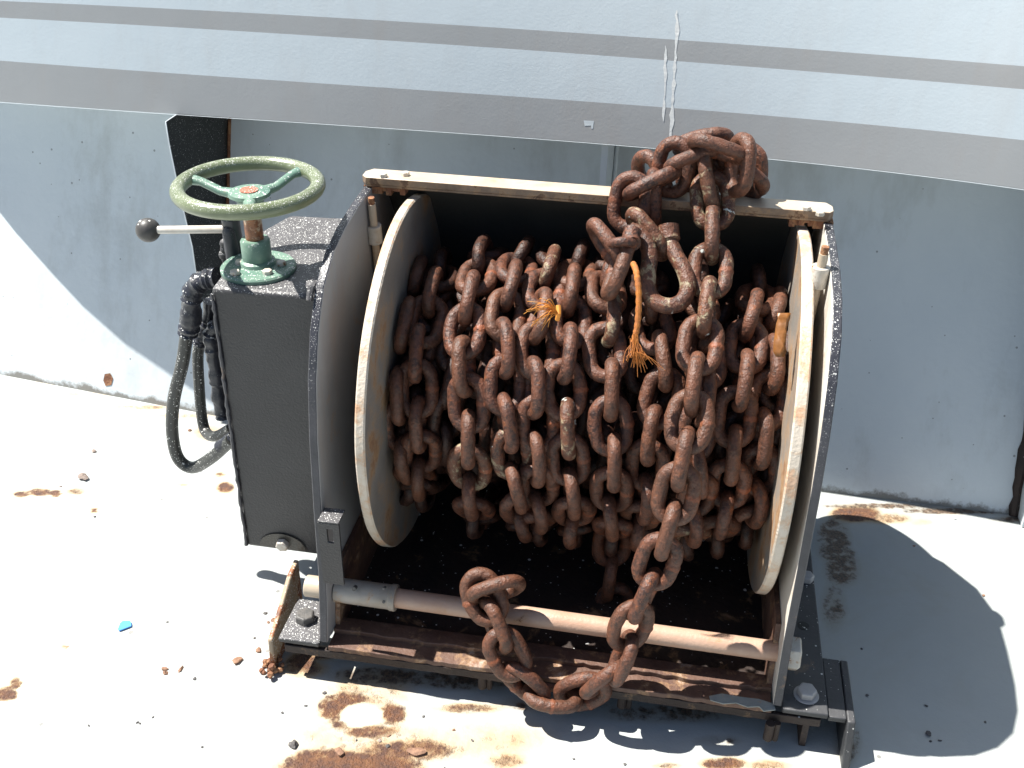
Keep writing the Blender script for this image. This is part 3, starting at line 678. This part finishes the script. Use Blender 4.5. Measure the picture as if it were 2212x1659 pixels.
for wi, wp in enumerate(wraps):
    rw = RW.get(wi, 0); q = sorted([dr(u, v, .178+rw) for u, v in wp], key=lambda t: -t[1])
    th = [t[1] for t in q]; xs = [t[0] for t in q]
    q = [(t[1], t[0]) for t in q][::-1]
    ph = 1.95-random.random()*.15; i = wi % 2
    tws = random.uniform(-.25, .25)
    while ph > -1.9:
        r = rad(ph)+(.004 if i % 2 else -.002)+rw; dphi = PITCH_L/r
        lo, hi = q[0][0], q[-1][0]
        pc = min(max(ph, lo), hi); x = lerp_pts(q, pc)
        x2 = lerp_pts(q, min(max(ph-dphi*.5, lo), hi)); x3 = lerp_pts(q, min(max(ph+dphi*.5, lo), hi))
        er = Vector((0, -math.cos(ph), math.sin(ph))); et = Vector((0, math.sin(ph), math.cos(ph)))
        c = Vector((x+random.uniform(-.0015, .0015), YC, ZC))+er*r
        ax = et*(r*dphi)+Vector((x3-x2, 0, 0))
        nrm = er if i % 2 == 0 else Vector((1, 0, 0))
        base = math.radians(random.choice((12, 20, 8)))+tws
        outer.append((lmat(c, ax, nrm, base+random.uniform(-.14, .14)), (c-Vector(CAM)).length, ph))
        ph -= dphi; i += 1
outer.sort(key=lambda t: (0 if -1.25 < t[2] < 1.62 else 1, t[1]))
for k, (mtx, _, _) in enumerate(outer[:99]): put(mtx, coil, LP[k % 2] if k % 17 == 5 else None)
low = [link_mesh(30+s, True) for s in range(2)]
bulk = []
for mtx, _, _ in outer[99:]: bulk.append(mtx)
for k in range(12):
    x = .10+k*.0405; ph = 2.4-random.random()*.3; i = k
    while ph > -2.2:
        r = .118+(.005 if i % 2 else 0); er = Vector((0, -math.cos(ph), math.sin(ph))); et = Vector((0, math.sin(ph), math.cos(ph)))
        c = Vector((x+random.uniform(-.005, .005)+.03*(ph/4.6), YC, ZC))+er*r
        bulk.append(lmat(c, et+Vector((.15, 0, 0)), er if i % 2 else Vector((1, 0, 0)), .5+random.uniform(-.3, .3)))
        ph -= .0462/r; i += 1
def join_links(mats, name, parent, mat):
    src = []
    for b in low:
        b.verts.ensure_lookup_table(); src.append((np.array([v.co[:] for v in b.verts]), [[v.index for v in f.verts] for f in b.faces]))
    for b in low: b.verts.index_update()
    V = []; F = []; o = 0
    for k, mtx in enumerate(mats):
        vs, fs = src[k % 2]; A = np.array(mtx); V.append(vs@A[:3, :3].T+A[:3, 3]); F += [[i+o for i in f] for f in fs]; o += len(vs)
    me = bpy.data.meshes.new(name); me.from_pydata(np.concatenate(V).tolist(), [], F); me.materials.append(mat); me.shade_smooth()
    ob = bpy.data.objects.new(name, me); COL.objects.link(ob); ob.parent = parent; ob.location = -wpos(parent); return ob
for b in low: b.verts.index_update()
bk = join_links(bulk, 'inner_links', coil, M['chain_shaded']); bk['kind'] = 'stuff'
# end of a turn hanging below the coil in the middle
hp_ = [(1322, 1175, .17), (1318, 1245, .168), (1326, 1305, .166)]
for j, (u, v, y) in enumerate(hp_):
    c = at(u, v, 1, y); put(lmat(c, (.05 if j else 0, 0, 1), (0, -1, 0), (math.pi/2 if j % 2 else .25)), coil)

# ---- loose chain draped over the top bar and hanging to the front rail
loose = thing('draped_chain', 'rusty chain heaped on the top bar and hanging to a loop round the roller shaft', 'chain', (.45, 0, DZ))
main = [  # pixel centre, depth y, roll degrees (0 = face on)
 (1531, 391, .300, 85), (1539, 434, .292, 3), (1539, 506, .262, 88), (1534, 585, .222, 4), (1527, 664, .180, 86), (1512, 745, .142, 5), (1501, 830, .104, 84),
 (1489, 911, .072, -3), (1476, 992, .048, 86), (1461, 1067, .030, 3), (1444, 1145, .020, 88), (1420, 1213, .012, 8), (1393, 1287, .004, 84), (1362, 1352, -.002, 30),
 (1345, 1422, -.008, 110), (1305, 1468, -.014, 82), (1258, 1494, -.008, 40), (1193, 1503, -.016, -50), (1133, 1476, -.014, 60), (1096, 1413, -.010, 8), (1070, 1350, .004, 75), (1046, 1290, .018, 12)]
C3 = [at(u, v, 1, y) for u, v, y, _ in main]
lps = []
for i, (u, v, y, roll) in enumerate(main):
    a = C3[max(i-1, 0)]-C3[min(i+1, len(C3)-1)]
    nrm = (Vector(CAM)-C3[i]); nrm = nrm-a*(nrm.dot(a)/a.dot(a))
    pale = i in (0, 1, 2, 3, 4)
    lps.append(put(lmat(C3[i], a, nrm, math.radians(roll)), loose, (random.choice(LP) if pale else None)))
if '--dist' in __import__('sys').argv: print('DIST', [round((a-b).length, 4) for a, b in zip(C3, C3[1:])])
def two(u0, v0, y0, u1, v1, y1, roll, parent=loose, pale=False):
    """a link given by the outer ends of its long axis"""
    a = at(u0, v0, 1, y0); b = at(u1, v1, 1, y1); c = (a+b)/2; d = b-a; n = Vector(CAM)-c
    return put(lmat(c, d, n, math.radians(roll)), parent, random.choice(LP) if pale else None)
# last link lying over the roller shaft
two(1030, 1288, .018, 1112, 1262, .03, 70)
# the heap on the top bar
two(1468, 322, .345, 1571, 299, .345, 62)
two(1502, 305, .30, 1600, 338, .30, 78)
two(1606, 293, .31, 1590, 420, .29, 58)
two(1455, 358, .30, 1540, 330, .325, 78)
two(1466, 306, .325, 1444, 417, .315, 12)
two(1388, 343, .345, 1430, 430, .325, 50)
two(1348, 425, .285, 1468, 366, .30, 84)
two(1372, 374, .30, 1350, 500, .275, 12)
two(1412, 390, .31, 1412, 470, .30, 86)
two(1356, 450, .262, 1442, 562, .235, 72, pale=True)
two(1570, 360, .335, 1632, 400, .335, 60)
two(1618, 330, .345, 1612, 412, .345, 30)
two(1490, 398, .345, 1560, 372, .34, 40)
# shackle
sh_ = thing('bow_shackle', 'large rusty bow shackle hanging below the heap beside the draped chain', 'shackle', at(1430, 600, 1, .17))
sp = [(1360, 500, .232), (1388, 512, .226), (1403, 548, .212), (1400, 590, .198), (1400, 625, .186), (1416, 652, .176), (1446, 661, .172), (1474, 650, .178), (1486, 620, .19), (1478, 585, .205), (1460, 552, .222), (1447, 520, .238), (1443, 488, .25)]
bm = B(); P = spline([at(*q[:2], 1, q[2]) for q in sp], 7); n = len(P)
tube(bm, P, [.0098+.0032*(1 if i > n-9 else (.6 if i < 6 else 0)) for i in range(n)], 18); sb = obj('bow', bm, M['chain_pale'], sh_)
bm = B(); c = at(1343, 529, 1, .190); pa, pb2 = Vector((1, 0, .15)).normalized(), Vector((0, -.75, .66))
tube(bm, [c+.0125*(math.cos(a)*pa+math.sin(a)*pb2) for a in [2*math.pi*k/32 for k in range(32)]], .0056, 14, closed=True); obj('pin_eye', bm, M['pin'], sh_)
bm = B(); tube(bm, spline([c+Vector((.012, .004, .0)), at(1362, 515, 1, .205), at(1368, 497, 1, .215)], 6), .0105, 22); obj('pin', bm, M['pin'], sh_)
# links tying the shackle to the coil
two(1288, 498, .225, 1336, 562, .195, 76, coil)
two(1347, 545, .20, 1320, 622, .17, 80, coil)
# white paint blots on two links of the drape
def blot(u, v, y, s):
    c = at(u, v, 1, y); 
    d = (Vector(CAM)-c).normalized(); x, y_ = frame(d); bm = B(); n = 14
    vs = [bm.verts.new(c+d*.0006+s*random.uniform(.6, 1.1)*(math.cos(2*math.pi*k/n)*x*.6+math.sin(2*math.pi*k/n)*y_)) for k in range(n)]; face(bm, vs); return bm
# (blots are part of the links they sit on; see the paint patches below)

# ------------------------------------------------------------------ rope strands and scrap
def strands(name, label, cat, root, ends, r, y0, y1, mat):
    bm = B()
    for (u, v) in ends:
        a = at(*root, 1, y0); b = at(u, v, 1, y1); m1 = (a+b)/2+Vector((random.gauss(0, .004), -abs(random.gauss(0, .006)), abs(random.gauss(.003, .004))))
        P = spline([a, m1, b], 8); tube(bm, P, [r*(1-.5*i/len(P)) for i in range(len(P))], 5)
    return tag(obj(name, bm, mat), label, cat)
bm = B()
for k in range(30):
    an = math.radians(random.choice((random.uniform(120, 255), random.uniform(160, 215)))); ln = random.uniform(30, 72)
    e = (1203+ln*math.cos(an), 674-ln*.75*math.sin(an)); sag = random.uniform(2, 15)
    P = spline([at(1204, 676, 1, .086), at(1203+.45*(e[0]-1203), 674+.45*(e[1]-674)-sag, 1, .070), at(1203+.8*(e[0]-1203), 674+.8*(e[1]-674)-sag*.5, 1, .064), at(e[0], e[1]+random.uniform(0, 8), 1, .064)], 7)
    tube(bm, P, [.00045*(1-.4*i/len(P)) for i in range(len(P))], 5)
tube(bm, [at(1206, 660, 1, .09), at(1207, 676, 1, .084), at(1204, 690, 1, .088)], .0028, 8)
tag(obj('frayed_rope', bm, M['fibre']), 'tuft of frayed orange rope fibres sticking out between two turns of wound chain', 'rope')
bm = B()
P = spline([at(u, v, 1, y) for u, v, y in ((1368, 570, .13), (1375, 590, .105), (1380, 640, .09), (1377, 700, .078), (1369, 740, .07))], 10)
tube(bm, P, [.0034+.0004*math.sin(i*2.1) for i in range(len(P))], 10)
for _ in range(70):
    a = at(1372+random.gauss(0, 3), 732+random.uniform(-12, 8), 1, .068); b = at(1376+random.gauss(0, 13), 778+random.gauss(0, 9), 1, .06)
    Q = spline([a, (a+b)/2+Vector((random.gauss(0, .002), 0, 0)), b], 5); tube(bm, Q, .00045, 4)
for _ in range(7):
    a = at(1374, 760, 1, .06); b = at(1395+random.gauss(0, 25), 800+random.gauss(0, 10), 1, .058); tube(bm, spline([a, (a+b)/2+Vector((0, 0, .004)), b], 6), .0004, 4)
tag(obj('rope_end', bm, M['rope']), 'orange rope end with an unravelled tip hanging left of the bow shackle', 'rope')
bm = B(); L = []
for t in range(9):
    k = t/8; L.append([bm.verts.new(at(1688-8*k+8*(j-1)+random.uniform(-4, 4), 676+95*k, 1, .14-.03*k+.004*random.random())) for j in range(4)])
for A, Bq in zip(L, L[1:]):
    for j in range(3): face(bm, [A[j], A[j+1], Bq[j+1], Bq[j]])
o = obj('plastic_scrap', bm, M['scrap']); o.modifiers.new('solid', 'SOLIDIFY').thickness = .001
tag(o, 'crumpled amber plastic scrap wedged between the chain and the right flange disc', 'scrap')

# ------------------------------------------------------------------ bits lying on the deck
def flakeobj(name, u, v, s, mat, flat=.5, asp=1., lab=None, cat='debris', grp=None, rot=None):
    c = at(u, v, 2, DZ); bm = B(); bmesh.ops.create_icosphere(bm, subdivisions=(2 if s > .005 else 1), radius=1)
    rg = random.Random(int(u*7+v)); ph = [rg.uniform(0, 6) for _ in range(6)]; ra = rg.uniform(0, 3.1) if rot is None else rot
    R = Matrix.Rotation(ra, 3, 'Z')
    for q in bm.verts:
        p = q.co; k = 1+.22*math.sin(3*p.x+ph[0])+.18*math.sin(4*p.y+ph[1])+.15*math.sin(5*p.z+ph[2])+rg.uniform(-.17, .17)
        p = Vector((p.x*k*s*asp, p.y*k*s/asp, max(p.z*k, -.6)*s*flat)); p = R@p; q.co = c+p+Vector((0, 0, s*flat*.6))
    return tag(obj(name, bm, mat, smooth=25), lab, cat, grp)
flakeobj('stone', 181, 1034, .0082, M['stone'], .8, 1., 'largest brown stone chip lying alone on the bright deck at left', 'stone')
flakeobj('rust_flake', 895, 1627, .009, M['flake'], .35, 1.5, 'long brown rust flake lying on the orange stain in front of the winch', 'rust flake', rot=0)
flakeobj('pebble', 634, 1611, .0055, M['dark_stone'], .7, 1.2, 'dark oval pebble just left of the orange deck stain', 'pebble', rot=2)
flakeobj('pebble', 734, 1627, .0055, M['flake'], .6, 1.2, 'orange-brown bean-shaped pebble on the deck stain', 'pebble')
flakeobj('rust_flake', 515, 1428, .006, M['flake'], .5, 1.3, 'rough rust crumb on the bare deck left of the winch foot', 'rust flake')
flakeobj('rust_flake', 558, 1405, .005, M['flake'], .5, 1.2, 'small rust crumb nearest the left foot of the winch', 'rust flake')
small = [(203, 975, .005, 'stone'), (391, 1446, .0042, 'flake'), (357, 1446, .004, 'flake'), (357, 1454, .004, 'flake'), (421, 1467, .003, 'dark_stone'), (361, 1344, .002, 'dark_stone'),
         (573, 1325, .003, 'dark_stone'), (612, 1310, .003, 'flake'), (590, 1340, .004, 'flake'), (580, 1345, .003, 'flake'), (592, 1357, .0035, 'flake'), (615, 1290, .0035, 'dark_stone'),
         (550, 1378, .0022, 'dark_stone'), (205, 1117, .0025, 'dark_stone'), (131, 1051, .0025, 'stone'), (410, 930, .004, 'flake'), (702, 1497, .003, 'dark_stone'), (610, 1540, .0022, 'dark_stone'),
         (770, 1600, .002, 'dark_stone'), (838, 1612, .003, 'dark_stone'), (960, 1660, .002, 'dark_stone'), (437, 1614, .002, 'dark_stone'), (192, 1568, .002, 'dark_stone'), (297, 1561, .002, 'dark_stone'),
         (302, 1563, .002, 'dark_stone'), (330, 1550, .0018, 'dark_stone'), (660, 1525, .002, 'dark_stone'), (820, 1600, .0025, 'stone'), (915, 1548, .002, 'dark_stone'), (1020, 1600, .002, 'dark_stone'),
         (1240, 1640, .0018, 'dark_stone'), (1350, 1652, .002, 'dark_stone'), (2006, 1585, .0045, 'dark_stone'), (2000, 1525, .0022, 'dark_stone'), (2030, 1600, .0024, 'dark_stone'), (2010, 1602, .002, 'dark_stone'),
         (1861, 1402, .0024, 'dark_stone'), (1873, 1503, .0022, 'dark_stone'), (2128, 1560, .0022, 'dark_stone'), (2125, 1287, .0026, 'flake'), (1975, 1180, .0022, 'flake'), (2060, 1120, .004, 'white'), (840, 1590, .002, 'flake'), (980, 1577, .0022, 'flake')]
LAB = {'stone': ('small pale brown chip scattered on the deck', 'chip'), 'flake': ('small rusty crumb scattered on the deck', 'rust crumb'), 'dark_stone': ('tiny dark grit grain scattered on the deck', 'grit'), 'white': ('small white paint flake on the lit deck strip behind the winch', 'paint flake')}
NMS = {'stone': 'stone_chip', 'flake': 'rust_crumb', 'dark_stone': 'grit_grain', 'white': 'paint_flake'}
LMK = {'blue plastic chip': (270, 1353), 'big brown stone': (181, 1034), 'left winch foot': (620, 1380), 'ring-shaped rust stain': (780, 1545),
       'right front winch leg': (1810, 1600), 'lower hose bend': (410, 1010), 'stain beside the right plate': (1835, 1230), 'draped chain shadow': (1300, 1620)}
ORD = ['nearest', 'second nearest', 'third nearest', 'fourth nearest', 'fifth nearest', 'sixth nearest', 'seventh nearest', 'eighth nearest', 'ninth nearest', 'tenth nearest']
KL = {'stone': 'pale brown stone chip', 'flake': 'small rusty crumb', 'dark_stone': 'tiny dark grit grain', 'white': 'white paint flake'}
per = {}
for it in small:
    dd = {n: math.hypot(it[0]-p[0], (it[1]-p[1])*1.3) for n, p in LMK.items()}; n = min(dd, key=dd.get); per.setdefault((it[3], n), []).append((dd[n], it))
for (k, n), L in per.items():
    L.sort(key=lambda t: t[0])
    for j, (_, (u, v, sz, _k)) in enumerate(L):
        flakeobj(NMS[k], u, v, sz, M[k], .5, 1.2, KL[k]+' on the deck '+(ORD[j] if len(L) > 1 else 'near')+(' to' if len(L) > 1 else '')+' the '+n, LAB[k][1], None if k == 'white' else LAB[k][1]+'s scattered on the deck')
bm = B(); q = [at(u, v, 2, DZ+.0012) for u, v in ((260, 1348), (266, 1343), (282, 1343), (284, 1349), (284, 1354), (258, 1364), (255, 1361))]
face(bm, [bm.verts.new(p) for p in q]); r_ = bmesh.ops.extrude_face_region(bm, geom=bm.faces[:]); bmesh.ops.translate(bm, vec=(0, 0, .002), verts=[e for e in r_['geom'] if isinstance(e, bmesh.types.BMVert)])
tag(obj('plastic_chip', bm, M['blue']), 'bright blue plastic chip lying on the white deck left of the winch', 'plastic chip')
